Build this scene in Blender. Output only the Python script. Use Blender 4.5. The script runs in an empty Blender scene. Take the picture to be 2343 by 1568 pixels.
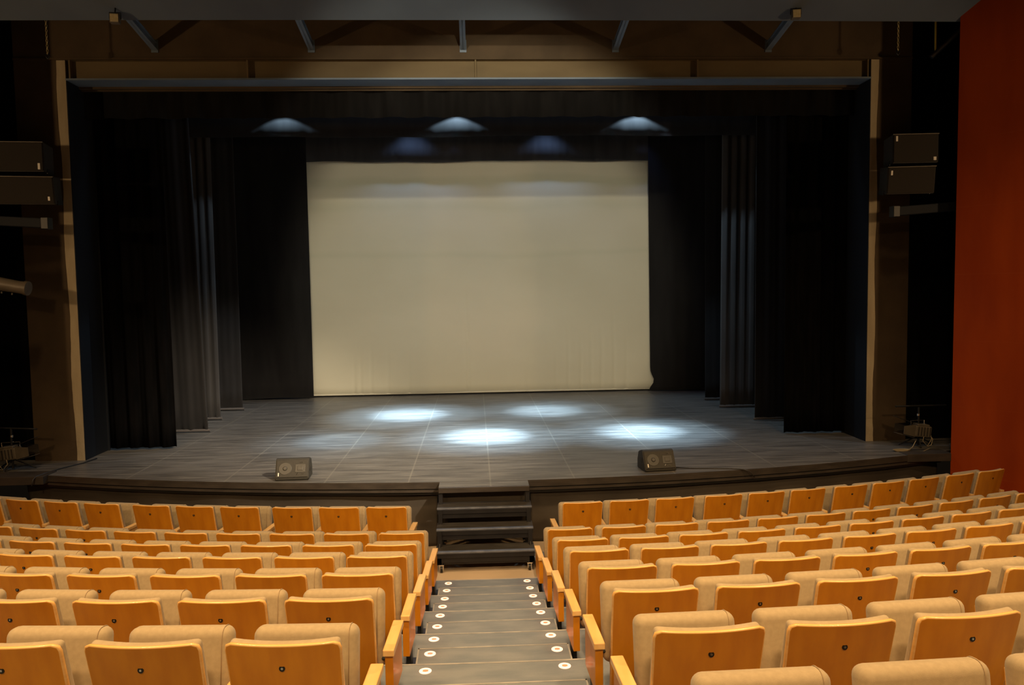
import bpy, bmesh, math, random
from mathutils import Vector, Matrix
from math import sin, cos, pi, radians, sqrt, atan2, exp
random.seed(4)
S = bpy.context.scene
COL = S.collection

# ------------------------------------------------------------------ camera, world, exposure, lights
F_PX, YAW, PITCH, ROLL, CAM_H = 1780.2, .0466, .0652, -.0150, 2.43
cam = bpy.data.objects.new('camera', bpy.data.cameras.new('camera'))
COL.objects.link(cam)
fw = Vector((sin(YAW) * cos(PITCH), cos(YAW) * cos(PITCH), -sin(PITCH)))
rt = Vector((cos(YAW), -sin(YAW), 0))
up = rt.cross(fw)
r2 = cos(ROLL) * rt + sin(ROLL) * up
u2 = -sin(ROLL) * rt + cos(ROLL) * up
cam.matrix_world = Matrix(((r2.x, u2.x, -fw.x, 0), (r2.y, u2.y, -fw.y, 0), (r2.z, u2.z, -fw.z, CAM_H), (0, 0, 0, 1)))
cam.data.sensor_fit = 'HORIZONTAL'
cam.data.sensor_width = 36
cam.data.lens = 36 * F_PX / 2343
cam.data.clip_start = .05
cam.data.clip_end = 200
S.camera = cam
S.view_settings.view_transform = 'Standard'
S.view_settings.look = 'None'
S.view_settings.exposure = 0
S.view_settings.gamma = 1
S.view_settings.use_curve_mapping = False
W = bpy.data.worlds.new('world'); S.world = W; W.use_nodes = True
W.node_tree.nodes['Background'].inputs[0].default_value = (1, .72, .45, 1)
W.node_tree.nodes['Background'].inputs[1].default_value = .004

WARM = (1, .66, .34)
COOL = (.50, .76, 1)

def aim(o, target):
    d = Vector(target) - o.location
    o.rotation_euler = d.to_track_quat('-Z', 'Y').to_euler()

def spot(name, loc, target, power, color, angle, blend=.6, size=.08):
    l = bpy.data.lights.new(name, 'SPOT'); l.energy = power; l.color = color
    l.spot_size = radians(angle); l.spot_blend = blend; l.shadow_soft_size = size
    o = bpy.data.objects.new(name, l); COL.objects.link(o); o.location = loc; aim(o, target)
    return o

def area(name, loc, target, power, color, sx, sy, spread=180):
    l = bpy.data.lights.new(name, 'AREA'); l.energy = power; l.color = color
    l.shape = 'RECTANGLE'; l.size = sx; l.size_y = sy; l.spread = radians(spread)
    o = bpy.data.objects.new(name, l); COL.objects.link(o); o.location = loc; aim(o, target)
    return o

# tungsten house lights in the ceiling over the seats
for i, (x, y, p) in enumerate([(-4.2, 3.0, 136), (0.1, 2.6, 132), (4.4, 3.0, 136), (-4.2, 6.6, 72), (0.1, 6.4, 70), (4.4, 6.6, 76)]):
    area('house_light', (x, y, 7.85), (x, y + .2, 0), p, WARM, .5, .5, 104)
# warm fill added above and behind the camera to brighten the seat backs
for x in (-4.5, 0.1, 4.7):
    area('rear_fill_light', (x, -2.6, 6.9), (x * .8, 7.6, -.6), 40, WARM, .7, .5, 56)
# warm wall lamps out of view on both side walls, throwing shadows across the proscenium
for sx in (-1, 1):
    spot('wall_lamp', (sx * 9.5 + .1, 5.2, 3.9), (sx * 4.0, 11.84, 3.7), 380, WARM, 60, .5, .13)
# front of house spots with a warm wash on the stage and the cyclorama
spot('front_of_house_spot', (1.2, -.6, 4.5), (.2, 18.5, 2.6), 2900, (1, .90, .68), 30, .35, .10)
spot('front_of_house_spot', (-1.6, -.6, 6.2), (.4, 18.5, 2.2), 2300, (1, .88, .66), 30, .35, .10)
spot('front_of_house_spot', (4.8, 3.0, 7.6), (-2.6, 13.3, 0), 12000, (1, .83, .62), 29, 1, .10)
# cool profile spots on the pipe in front of the second border and on the rear pipe
for (x, tx, ty, p, q) in [(-3.45, -2.26, 12.95, 3200, 90), (-.28, .13, 13.04, 18000, 190), (3.07, 2.8, 13.15, 14500, 200)]:
    spot('stage_spot', (x, 14.22, 6.36), (tx, ty, 0), p, COOL, 16, 1, .06)
    spot('stage_spot_halo', (x, 14.22, 6.36), (tx, ty, 0), p * .34, COOL, 30, 1, .06)
    spot('stage_spot_spill', (x, 14.42, 5.84), (x, 14.44, 0), q, COOL, 120, .10, .03)
for (x, tx, ty, p) in [(-1.4, -1.37, 15.55, 16000), (1.7, 1.37, 15.7, 8000)]:
    spot('stage_spot', (x, 17.3, 6.5), (tx, ty, 0), p, COOL, 16, 1, .06)
    spot('stage_spot_halo', (x, 17.3, 6.5), (tx, ty, 0), p * .34, COOL, 30, 1, .06)
    spot('stage_spot_spill', (x, 17.8, 6.4), (x, 18.0, 5.0), 60, (.3, .5, 1), 100, .8, .05)
for x in (-.42, 4.0):
    spot('stage_spot_spill', (x, 17.85, 6.4), (x, 18.0, 5.0), 22, (.3, .45, 1), 60, .8, .05)
# dim cool fill added above the stage to lift the floor
area('stage_fill_light', (.1, 13.3, 8.0), (.1, 13.6, 0), 40, (.6, .76, 1), 7, .6, 150)

# ------------------------------------------------------------------ materials
def M(name, col, rough=.6, metal=0, spec=.5, col2=None, scale=(5, 5, 5), detail=4, fac=(.35, .65), bump=0, bscale=None, emit=None, estr=0, coat=0, sheen=0):
    m = bpy.data.materials.new(name); m.use_nodes = True
    nt = m.node_tree; b = nt.nodes['Principled BSDF']
    b.inputs['Base Color'].default_value = (*col, 1)
    b.inputs['Roughness'].default_value = rough
    b.inputs['Metallic'].default_value = metal
    b.inputs['Specular IOR Level'].default_value = spec
    b.inputs['Coat Weight'].default_value = coat
    b.inputs['Sheen Weight'].default_value = sheen
    if emit:
        b.inputs['Emission Color'].default_value = (*emit, 1); b.inputs['Emission Strength'].default_value = estr
    tc = nt.nodes.new('ShaderNodeTexCoord'); mp = nt.nodes.new('ShaderNodeMapping')
    mp.inputs['Scale'].default_value = scale
    nt.links.new(tc.outputs['Object'], mp.inputs['Vector'])
    nz = nt.nodes.new('ShaderNodeTexNoise'); nz.inputs['Scale'].default_value = 1; nz.inputs['Detail'].default_value = detail
    nt.links.new(mp.outputs['Vector'], nz.inputs['Vector'])
    if col2:
        cr = nt.nodes.new('ShaderNodeValToRGB')
        cr.color_ramp.elements[0].position = fac[0]; cr.color_ramp.elements[0].color = (*col, 1)
        cr.color_ramp.elements[1].position = fac[1]; cr.color_ramp.elements[1].color = (*col2, 1)
        nt.links.new(nz.outputs['Fac'], cr.inputs['Fac']); nt.links.new(cr.outputs['Color'], b.inputs['Base Color'])
    if bump:
        n2 = nz
        if bscale:
            n2 = nt.nodes.new('ShaderNodeTexNoise'); n2.inputs['Scale'].default_value = bscale
            nt.links.new(tc.outputs['Object'], n2.inputs['Vector'])
        bp = nt.nodes.new('ShaderNodeBump'); bp.inputs['Strength'].default_value = bump; bp.inputs['Distance'].default_value = .01
        nt.links.new(n2.outputs['Fac'], bp.inputs['Height']); nt.links.new(bp.outputs['Normal'], b.inputs['Normal'])
    return m

def math_node(nt, op, a, b=None, c=None):
    n = nt.nodes.new('ShaderNodeMath'); n.operation = op
    for i, v in enumerate((a, b, c)):
        if v is None: continue
        if isinstance(v, (int, float)): n.inputs[i].default_value = v
        else: nt.links.new(v, n.inputs[i])
    return n.outputs[0]

def seam_lines(m, axis, positions, width, col, amount=1):
    """thin lines of another colour across the surface at object-space positions along one axis"""
    nt = m.node_tree; b = nt.nodes['Principled BSDF']
    tc = nt.nodes.new('ShaderNodeTexCoord'); sp = nt.nodes.new('ShaderNodeSeparateXYZ')
    nt.links.new(tc.outputs['Object'], sp.inputs[0]); v = sp.outputs[axis]
    tot = None
    for p in positions:
        d = math_node(nt, 'ABSOLUTE', math_node(nt, 'SUBTRACT', v, p))
        k = math_node(nt, 'LESS_THAN', d, width)
        tot = k if tot is None else math_node(nt, 'MAXIMUM', tot, k)
    nz = nt.nodes.new('ShaderNodeTexNoise'); nz.inputs['Scale'].default_value = 1.3; nz.inputs['Detail'].default_value = 3
    nt.links.new(tc.outputs['Object'], nz.inputs['Vector'])
    tot = math_node(nt, 'MULTIPLY', tot, math_node(nt, 'MULTIPLY', nz.outputs['Fac'], amount * 1.6))
    mx = nt.nodes.new('ShaderNodeMix'); mx.data_type = 'RGBA'
    nt.links.new(tot, mx.inputs[0])
    old = b.inputs['Base Color'].links
    if old: nt.links.new(old[0].from_socket, mx.inputs[6])
    else: mx.inputs[6].default_value = b.inputs['Base Color'].default_value
    mx.inputs[7].default_value = (*col, 1)
    nt.links.new(mx.outputs[2], b.inputs['Base Color'])

def per_object_tint(m, amount):
    nt = m.node_tree; b = nt.nodes['Principled BSDF']
    oi = nt.nodes.new('ShaderNodeObjectInfo'); hs = nt.nodes.new('ShaderNodeHueSaturation')
    v = math_node(nt, 'MULTIPLY_ADD', oi.outputs['Random'], amount, 1 - amount / 2)
    nt.links.new(v, hs.inputs['Value'])
    l = b.inputs['Base Color'].links
    if l: nt.links.new(l[0].from_socket, hs.inputs['Color'])
    else: hs.inputs['Color'].default_value = b.inputs['Base Color'].default_value
    nt.links.new(hs.outputs[0], b.inputs['Base Color'])

WOOD = M('varnished beech veneer', (.58, .205, .006), .42, 0, .35, (.70, .275, .010), (14, 14, 1.6), 5, (.3, .7), coat=.08)
per_object_tint(WOOD, .22)
PLY = M('pale plywood edge with highlight', (.86, .46, .13), .3, 0, .5, (.92, .54, .18), (3, 3, 60), coat=.3)  # pale ply, lightened further to paint in the rim highlight from above
ARM = M('pale beech armrest', (.84, .49, .16), .36, 0, .5, (.90, .56, .21), (22, 3, 22), 4, coat=.25)
CLOTH = M('beige seat fabric', (.40, .305, .172), .95, 0, .15, (.445, .34, .195), (40, 40, 40), 3, bump=.15, bscale=600, sheen=.2)
PIPING = M('beige piping', (.40, .29, .17), .9, 0, .15)
BLACKMETAL = M('black painted steel', (.018, .017, .016), .45, .3, .5)
BOLT = M('black bolt', (.015, .012, .01), .35, .2, .5)
CHROME = M('chrome', (.75, .72, .66), .18, 1, .5)
REDWALL = M('red stained wood panelling', (.32, .039, .0018), .5, 0, .25, (.42, .058, .0025), (3, 3, .7), 5, (.3, .7))
seam_lines(REDWALL, 2, [-.26, .70, 1.64, 2.58, 3.52, 4.46, 5.40, 6.34, 7.28], .005, (.42, .09, .02), .3)
BROWN = M('dark brown painted wall', (.066, .045, .026), .8, 0, .2, (.088, .060, .034), (2, 2, 2), 5, bump=.2, bscale=40)
STRIP = M('unpainted plaster strip', (.38, .305, .195), .85, 0, .2, (.46, .375, .245), (6, 6, 1.5), 5, bump=.3, bscale=30)
BEAMWEB = M('ochre painted steel web', (.135, .097, .05), .7, 0, .2, (.16, .117, .06), (1.2, 1, 3), 4)
FLANGE = M('blue grey steel with cool bounce', (.115, .15, .20), .5, .1, .4, (.14, .18, .23), (3, 3, 3))  # cool bounce from the stage lamps is mixed into this blue
CEIL = M('blue grey ceiling with cool bounce', (.095, .115, .145), .85, 0, .2, (.115, .14, .172), (.8, .8, .8), 4)  # extra blue stands in for cool light bounced up from the stage
BLACK = M('black velvet', (.003, .003, .003), .95, 0, .03, (.005, .0045, .0045), (10, 10, 2), 3)
DRAPE = M('black stage drape', (.010, .009, .009), .9, 0, .2, (.014, .013, .0125), (6, 6, 1.2), 4, sheen=.08)
LEGLIT = M('charcoal stage drape', (.038, .035, .033), .85, 0, .3, (.050, .046, .043), (6, 6, 1.2), 4, sheen=.15)  # paler copy of the leg cloth, its lighting put into the colour
BLACKBORDER = M('black pleated border', (.0055, .005, .0048), .9, 0, .12, (.009, .0082, .0078), (6, 6, 1.2), 4)
LEGSHADED = M('shaded charcoal stage drape', (.017, .0155, .015), .85, 0, .25, (.023, .021, .020), (6, 6, 1.2), 4, sheen=.1)  # darker copy of the leg cloth, shade put into the colour
PIPEWT = M('drape bottom pipe sleeve', (.10, .09, .085), .6, 0, .3)
SKIRT = M('dark brown stage skirt cloth', (.050, .041, .031), .8, 0, .3, (.074, .060, .044), (1.2, 1.2, 2.6), 5, bump=.4, bscale=5)
TRIM = M('worn black stage edge', (.035, .028, .022), .5, 0, .4, (.055, .044, .034), (4, 4, 12), 5)
STEPBLACK = M('worn black steps', (.012, .012, .013), .45, 0, .4, (.020, .019, .020), (5, 5, 5), 5)
TREAD = M('scuffed black tread', (.030, .027, .024), .5, 0, .35, (.052, .047, .041), (5, 14, 14), 6)
NOSING = M('tread nosing with painted highlight', (.09, .105, .14), .4, .2, .5, (.15, .165, .20), (9, 9, 9), 6)  # bluish highlight along the tread edges, put into the colour
LANDING = M('beige vinyl landing', (.50, .385, .26), .6, 0, .3, (.57, .44, .30), (1.5, 4, 1), 5)
CARPET = M('blue grey stair carpet', (.165, .19, .215), .95, 0, .15, (.22, .24, .255), (3, 9, 3), 6, bump=.3, bscale=300)
CARPETEDGE = M('worn carpet nosing', (.37, .36, .33), .9, 0, .15, (.26, .26, .25), (9, 9, 9), 4)
GREYCASE = M('grey brown speaker grille', (.034, .031, .024), .6, 0, .35, (.042, .038, .029), (60, 60, 60), 3)
CONE = M('speaker cone', (.060, .056, .045), .45, 0, .5)
CABINET = M('black speaker cabinet', (.030, .024, .018), .6, 0, .3, (.04, .032, .024), (60, 60, 60), 3)
GRILLE = M('dark brown loudspeaker grille', (.022, .017, .012), .7, 0, .2, (.027, .021, .015), (90, 90, 90), 2)
BADGE = M('white badge', (.85, .80, .70), .4, 0, .4, emit=None)
LAMPGREY = M('grey lamp housing', (.11, .09, .062), .5, .1, .4, (.135, .11, .078), (8, 8, 8))
GLASS = M('yellowed lamp lens', (.50, .42, .22), .15, 0, .6, (.6, .5, .3), (30, 30, 30))
CHAINM = M('zinc chain', (.55, .45, .22), .35, .7, .5)
STRAP = M('yellow strap', (.55, .38, .04), .8)
CABLE = M('rubber cable', (.03, .028, .026), .5)
WHITECABLE = M('pale cable', (.35, .28, .16), .6)
BEZEL = M('lit ring of step light', (.9, .75, .6), .3, 0, .5, emit=(1, .58, .42), estr=1.15)
LENS = M('red step light core', (1, .25, .15), .3, 0, .5, emit=(1, .10, .05), estr=1.0)

# stage floor: scuffed dark vinyl with taped seams
FLOOR = M('scuffed dark stage vinyl', (.075, .070, .064), .40, 0, .45, (.165, .155, .140), (1.1, 9, 1), 12, (.34, .68))
seam_lines(FLOOR, 0, [-4.72, -3.33, -1.99, -.90, .155, 1.25, 2.60, 4.05, 5.30], .010, (.30, .28, .23), .45)
seam_lines(FLOOR, 1, [11.86, 14.1, 16.4], .012, (.20, .19, .16), .2)
def add_scuffs(m):
    nt = m.node_tree; b = nt.nodes['Principled BSDF']
    tc = nt.nodes.new('ShaderNodeTexCoord')
    src = b.inputs['Base Color'].links[0].from_socket
    for rot, sc, thr, colr in [(.04, (1.6, 46, 1), .665, (.30, .28, .24)), (.5, (1.2, 34, 1), .70, (.26, .24, .2)), (0, (24, 24, 1), .80, (.5, .47, .4))]:
        mp = nt.nodes.new('ShaderNodeMapping'); mp.inputs['Scale'].default_value = sc; mp.inputs['Rotation'].default_value = (0, 0, rot)
        nt.links.new(tc.outputs['Object'], mp.inputs['Vector'])
        nz = nt.nodes.new('ShaderNodeTexNoise'); nz.inputs['Scale'].default_value = 1; nz.inputs['Detail'].default_value = 5
        nt.links.new(mp.outputs['Vector'], nz.inputs['Vector'])
        cr = nt.nodes.new('ShaderNodeMapRange'); cr.inputs[1].default_value = thr - .09; cr.inputs[2].default_value = thr + .03
        nt.links.new(nz.outputs['Fac'], cr.inputs[0])
        mx = nt.nodes.new('ShaderNodeMix'); mx.data_type = 'RGBA'
        nt.links.new(cr.outputs[0], mx.inputs[0]); nt.links.new(src, mx.inputs[6]); mx.inputs[7].default_value = (*colr, 1)
        src = mx.outputs[2]
    nt.links.new(src, b.inputs['Base Color'])
add_scuffs(FLOOR)

# cyclorama cloth: cream with the borders' soft shadow bands painted across it and streaks near the hem
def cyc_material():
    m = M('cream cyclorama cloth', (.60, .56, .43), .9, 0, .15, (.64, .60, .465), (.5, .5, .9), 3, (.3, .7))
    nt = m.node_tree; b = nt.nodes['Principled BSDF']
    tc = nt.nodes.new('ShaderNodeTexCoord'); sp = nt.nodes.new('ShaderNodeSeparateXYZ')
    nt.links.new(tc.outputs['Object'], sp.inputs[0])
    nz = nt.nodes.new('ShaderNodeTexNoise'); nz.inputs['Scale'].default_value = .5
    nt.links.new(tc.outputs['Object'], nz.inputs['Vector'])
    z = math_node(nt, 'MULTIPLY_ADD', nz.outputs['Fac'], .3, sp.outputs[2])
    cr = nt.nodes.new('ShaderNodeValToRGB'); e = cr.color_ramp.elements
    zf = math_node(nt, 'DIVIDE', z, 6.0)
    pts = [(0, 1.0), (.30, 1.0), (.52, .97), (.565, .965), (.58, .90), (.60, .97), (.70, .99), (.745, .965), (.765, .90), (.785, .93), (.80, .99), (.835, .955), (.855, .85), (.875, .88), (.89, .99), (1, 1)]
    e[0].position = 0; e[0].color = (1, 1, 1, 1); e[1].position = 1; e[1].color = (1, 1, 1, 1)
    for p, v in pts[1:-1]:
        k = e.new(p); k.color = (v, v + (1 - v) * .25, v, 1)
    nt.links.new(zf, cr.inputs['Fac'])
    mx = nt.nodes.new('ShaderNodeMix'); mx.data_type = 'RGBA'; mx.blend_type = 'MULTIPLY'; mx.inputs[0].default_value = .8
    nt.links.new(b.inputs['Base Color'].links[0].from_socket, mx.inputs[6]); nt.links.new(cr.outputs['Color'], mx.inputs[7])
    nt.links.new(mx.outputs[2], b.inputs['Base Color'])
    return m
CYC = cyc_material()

# ------------------------------------------------------------------ mesh helpers
class MB:
    def __init__(s): s.bm = bmesh.new()
    def _mat(s, faces, mi):
        for f in faces: f.material_index = mi
    def box(s, x0, x1, y0, y1, z0, z1, mi=0, bev=0, rot=None, seg=2):
        n0 = len(s.bm.faces)
        t = bmesh.new(); bmesh.ops.create_cube(t, size=1)
        for v in t.verts:
            v.co = Vector(((x0 + x1) / 2 + v.co.x * (x1 - x0), (y0 + y1) / 2 + v.co.y * (y1 - y0), (z0 + z1) / 2 + v.co.z * (z1 - z0)))
        if bev: bmesh.ops.bevel(t, geom=t.edges[:], offset=bev, segments=seg, profile=.5, affect='EDGES')
        if rot is not None: bmesh.ops.transform(t, matrix=rot, verts=t.verts[:])
        for f in t.faces: f.material_index = mi
        s.join(t); return s
    def join(s, t):
        me = bpy.data.meshes.new('tmp'); t.to_mesh(me); t.free(); s.bm.from_mesh(me); bpy.data.meshes.remove(me)
    def tube(s, pts, r, n=8, mi=0, caps=True):
        pts = [Vector(p) for p in pts]; rs = r if isinstance(r, (list, tuple)) else [r] * len(pts)
        rings = []; prev = None
        for i, p in enumerate(pts):
            d = (pts[min(i + 1, len(pts) - 1)] - pts[max(i - 1, 0)]).normalized()
            if prev is None:
                a = Vector((0, 0, 1)) if abs(d.z) < .9 else Vector((1, 0, 0)); u = d.cross(a).normalized()
            else: u = (prev - d * prev.dot(d)).normalized()
            prev = u; w = d.cross(u)
            rings.append([s.bm.verts.new(p + (u * cos(2 * pi * k / n) + w * sin(2 * pi * k / n)) * rs[i]) for k in range(n)])
        for a, b in zip(rings, rings[1:]):
            for k in range(n):
                f = s.bm.faces.new((a[k], a[(k + 1) % n], b[(k + 1) % n], b[k])); f.material_index = mi
        if caps:
            for rg in (rings[0], rings[-1]):
                f = s.bm.faces.new(rg); f.material_index = mi
        return s
    def prism(s, poly, x0, x1, mi=0):
        """extrude a (y, z) polygon along x"""
        a = [s.bm.verts.new((x0, y, z)) for y, z in poly]; b = [s.bm.verts.new((x1, y, z)) for y, z in poly]
        n = len(poly)
        fs = [s.bm.faces.new(a), s.bm.faces.new(b)] + [s.bm.faces.new((a[k], a[(k + 1) % n], b[(k + 1) % n], b[k])) for k in range(n)]
        s._mat(fs, mi); return s
    def prismz(s, poly, z0, z1, mi=0, mside=None):
        a = [s.bm.verts.new((x, y, z0)) for x, y in poly]; b = [s.bm.verts.new((x, y, z1)) for x, y in poly]
        n = len(poly); s._mat([s.bm.faces.new(a), s.bm.faces.new(b)], mi)
        s._mat([s.bm.faces.new((a[k], a[(k + 1) % n], b[(k + 1) % n], b[k])) for k in range(n)], mi if mside is None else mside)
        return s
    def grid(s, fn, nu, nv, mi=0):
        vs = [[s.bm.verts.new(fn(i / nu, j / nv)) for j in range(nv + 1)] for i in range(nu + 1)]
        for i in range(nu):
            for j in range(nv):
                f = s.bm.faces.new((vs[i][j], vs[i + 1][j], vs[i + 1][j + 1], vs[i][j + 1])); f.material_index = mi
        return s
    def xf(s, m): bmesh.ops.transform(s.bm, matrix=m, verts=s.bm.verts[:]); return s
    def build(s, name, mats, parent=None, smooth=False, solid=0):
        bmesh.ops.recalc_face_normals(s.bm, faces=s.bm.faces[:])
        me = bpy.data.meshes.new(name); s.bm.to_mesh(me); s.bm.free()
        for m in (mats if isinstance(mats, (list, tuple)) else [mats]): me.materials.append(m)
        if smooth:
            for p in me.polygons: p.use_smooth = True
            if smooth != 'all':
                me.set_sharp_from_angle(angle=radians(smooth if smooth > 1 else 40))
        o = bpy.data.objects.new(name, me); COL.objects.link(o)
        if parent: o.parent = parent
        if solid:
            md = o.modifiers.new('thickness', 'SOLIDIFY'); md.thickness = solid; md.offset = 0
        return o

def tag(o, label=None, cat=None, group=None, kind=None):
    if label: o['label'] = label
    if cat: o['category'] = cat
    if group: o['group'] = group
    if kind: o['kind'] = kind
    return o

def struct(o): return tag(o, kind='structure')

def empty(name, loc, rz=0, label=None, cat=None, group=None):
    o = bpy.data.objects.new(name, None); COL.objects.link(o); o.location = loc; o.rotation_euler = (0, 0, rz)
    o.empty_display_size = .1
    return tag(o, label, cat, group)

# ------------------------------------------------------------------ the plan of the hall
CX, CY = .2856, 29.986          # centre of the concentric arcs of stage edge and seat rows
R_STAGE = 20.10
Z_LAND = -.86
def arc(R, t): return (CX + R * sin(t), CY - R * cos(t))
def wall_x(y, side):            # the splayed side walls
    return 6.80 + (10.76 - y) * .75 if side > 0 else -6.62 - (10.76 - y) * .75
def wall_theta(R, side):
    t = 0
    for _ in range(40):
        x, y = arc(R, t); t = math.asin(max(-.7, min(.7, (wall_x(y, side) - CX) / R)))
    return t

# stage floor slab
pts = [arc(R_STAGE, t) for t in [(-.345 + .69 * i / 60) for i in range(61)]]
poly = [(-9.5, pts[0][1])] + pts + [(9.5, pts[-1][1])] + [(9.5, 20.4), (-9.5, 20.4)]
b = MB(); b.prismz(poly, -.03, 0, 0, 1)
struct(b.build('floor', [FLOOR, TRIM]))
# edge rails of the stage, three stepped bands
def arc_band(R0, R1, z0, z1, t0, t1, n=60, mats=TRIM, name='trim_1', mi=0, endwall=False):
    b = MB()
    inner = [arc(R0, t0 + (t1 - t0) * i / n) for i in range(n + 1)]
    outer = [arc(R1, t0 + (t1 - t0) * i / n) for i in range(n + 1)]
    b.prismz(inner + outer[::-1], z0, z1)
    return b.build(name, mats)
TL, TR = -.337, .331
t_a, t_b = math.asin((-.50 - CX) / R_STAGE), math.asin((.64 - CX) / R_STAGE)
struct(arc_band(R_STAGE - .06, R_STAGE + .005, -.085, -.031, TL, TR, name='trim_1'))
struct(arc_band(R_STAGE - .06, R_STAGE - .012, -.100, -.086, TL, TR, name='trim_2', mats=BLACKMETAL))
struct(arc_band(R_STAGE - .07, R_STAGE - .004, -.135, -.101, TL, TR, name='trim_3'))
struct(arc_band(R_STAGE - .09, R_STAGE - .03, -.17, -.136, TL, TR, name='trim_4', mats=BLACKMETAL))
# low side ends of the stage with the raised plank and dark slot
for k, (x0, x1, y0) in enumerate([(-6.95, -5.92, 10.745), (6.16, 6.83, 10.755)]):
    b = MB(); b.box(x0, x1, y0, y0 + .36, -.10, .014, 0, .006)
    struct(b.build('trim_%d' % (5 + k), TRIM))

# skirt cloth below the stage edge
def skirt(t0, t1, label):
    b = MB()
    def fn(u, v):
        t = t0 + (t1 - t0) * u; s = t * R_STAGE
        dr = .02 * sin(s * 5.1 + 1.2 * sin(s * 1.3) + v * 2.2) * (.3 + v) + .025 * sin(s * 1.9 + 3 * v) * v + .012 * sin(11 * v + s * 1.1 + 2 * sin(s * .7))
        x, y = arc(R_STAGE - .10 + dr, t)
        return (x, y, -.135 - v * (.86 - .14) + .0)
    b.grid(fn, 150, 14)
    return tag(b.build('stage_skirt', SKIRT, smooth='all', solid=.006), label, 'stage skirt', 'skirt cloths along the stage front')
skirt(TL, t_a - .002, 'dark brown skirt cloth hanging along the stage front left of the portable steps')
skirt(t_b + .002, TR, 'dark brown skirt cloth hanging along the stage front right of the portable steps')

# floors of the auditorium
b = MB(); b.box(-12, 12, 8.0, 10.6, Z_LAND - .1, Z_LAND)
struct(b.build('floor_landing', LANDING))
N_T = 9
NOSE = [8.50 - .925 * i for i in range(N_T)]
ROWY = [8.806] + [7.85 - .9585 * i for i in range(7)]
ROWZ = [-.016, -.022, .176, .399, .612, .832, 1.040, 1.245]
FLZ = [None] + [z - .75 for z in ROWZ[1:]] + [ROWZ[7] - .75 + .21 * k for k in (1, 2)]
for i in range(N_T):
    z = FLZ[i + 1]; R = CY - NOSE[i]; Rb = CY - (NOSE[i + 1] if i + 1 < N_T else -6)
    tl, tr = wall_theta(R, -1), wall_theta(R, 1); tlb, trb = wall_theta(Rb, -1), wall_theta(Rb, 1)
    n = 50; b = MB()
    inner = [arc(R, tl + (tr - tl) * k / n) for k in range(n + 1)]
    outer = [arc(Rb + .02, tlb + (trb - tlb) * k / n) for k in range(n + 1)]
    b.prismz(inner + outer[::-1], -1.3, z)
    # nosing strip
    inner2 = [arc(R - .004, tl + (tr - tl) * k / n) for k in range(n + 1)]
    outer2 = [arc(R + .012, tl + (tr - tl) * k / n) for k in range(n + 1)]
    b.prismz(inner2 + outer2[::-1], z - .02, z + .002, 1)
    struct(b.build('floor_tier_%d' % (i + 1), [CARPET, CARPETEDGE]))
AX = .085
for i in range(1, N_T - 1):
    y = NOSE[i]; z0 = FLZ[i]; z = (FLZ[i] + FLZ[i + 1]) / 2
    b = MB(); b.box(AX - .52, AX + .52, y - .01, y + .462, z0 - .01, z)
    b.box(AX - .522, AX + .522, y + .452, y + .465, z - .018, z + .002, 1)
    b.box(AX - .523, AX - .512, y + .0, y + .465, z - .012, z + .002, 1); b.box(AX + .512, AX + .523, y + .0, y + .465, z - .012, z + .002, 1)
    struct(b.build('floor_step_%d' % i, [CARPET, CARPETEDGE]))

# red splayed side walls
for side, nm in ((1, 'wall_right'), (-1, 'wall_left')):
    b = MB()
    x0 = wall_x(10.76, side); x1 = wall_x(-5, side)
    d = side * .25
    b.prismz([(x0, 10.76), (x1, -5), (x1 + d, -5), (x0 + d, 10.76)], -1.2, 12)
    struct(b.build(nm, REDWALL))
# back wall of the hall
b = MB(); b.box(-19, 19, -5.2, -5, -1.2, 12); struct(b.build('wall_back', BROWN))
# ceiling: bulkhead rising towards the audience, then flat
b = MB()
n = 40; cy0 = 10.78
front = [(-9.6 + 19.2 * k / n) for k in range(n + 1)]
def bulk(x, j): # profile points
    sag = .0009 * x * x
    return [(x, cy0 + sag, 6.10), (x, 8.3, 7.98), (x, -5.1, 8.0), (x, -5.1, 8.2), (x, 8.3, 8.2), (x, cy0 + sag, 6.34)][j]
rows_ = [[b.bm.verts.new(bulk(x, j)) for j in range(6)] for x in front]
for i in range(n):
    for j in range(6):
        b.bm.faces.new((rows_[i][j], rows_[i + 1][j], rows_[i + 1][(j + 1) % 6], rows_[i][(j + 1) % 6]))
b.bm.faces.new(rows_[0]); b.bm.faces.new(rows_[-1])
struct(b.build('ceiling', CEIL))
b = MB(); b.box(-19, -9.5, -5.1, 10.8, 8, 8.2); b.box(9.5, 19, -5.1, 10.8, 8, 8.2); struct(b.build('ceiling_sides', CEIL))

# ------------------------------------------------------------------ proscenium
PY = 11.84
def wobbly_strip(name, xi, xo, seed):
    """plaster strip beside the opening, outer paint boundary slightly irregular"""
    b = MB(); n = 60; rnd = random.Random(seed)
    zs = [5.88 * k / n for k in range(n + 1)]
    xo_ = [xo + .012 * sin(z * 3.1 + seed) + rnd.uniform(-.003, .003) for z in zs]
    vs = [[b.bm.verts.new((x, y, z)) for (x, y) in ((xi, PY - .012), (xo_[k], PY - .012), (xo_[k], PY), (xi, PY))] for k, z in enumerate(zs)]
    for k in range(n):
        for j in range(4):
            b.bm.faces.new((vs[k][j], vs[k][(j + 1) % 4], vs[k + 1][(j + 1) % 4], vs[k + 1][j]))
    b.bm.faces.new(vs[0]); b.bm.faces.new(vs[-1])
    return struct(b.build(name, STRIP))
wobbly_strip('trim_7', -5.885, -6.01, 1.0)
wobbly_strip('trim_8', 6.095, 6.205, 2.4)
b = MB()
b.box(-6.62, -5.885, PY, PY + .30, 0, 5.9)
b.box(6.095, 6.74, PY, PY + .30, 0, 5.9)
b.box(-6.62, 6.74, PY, PY + .30, 5.90, 9)
struct(b.build('wall_proscenium', BROWN))
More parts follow.
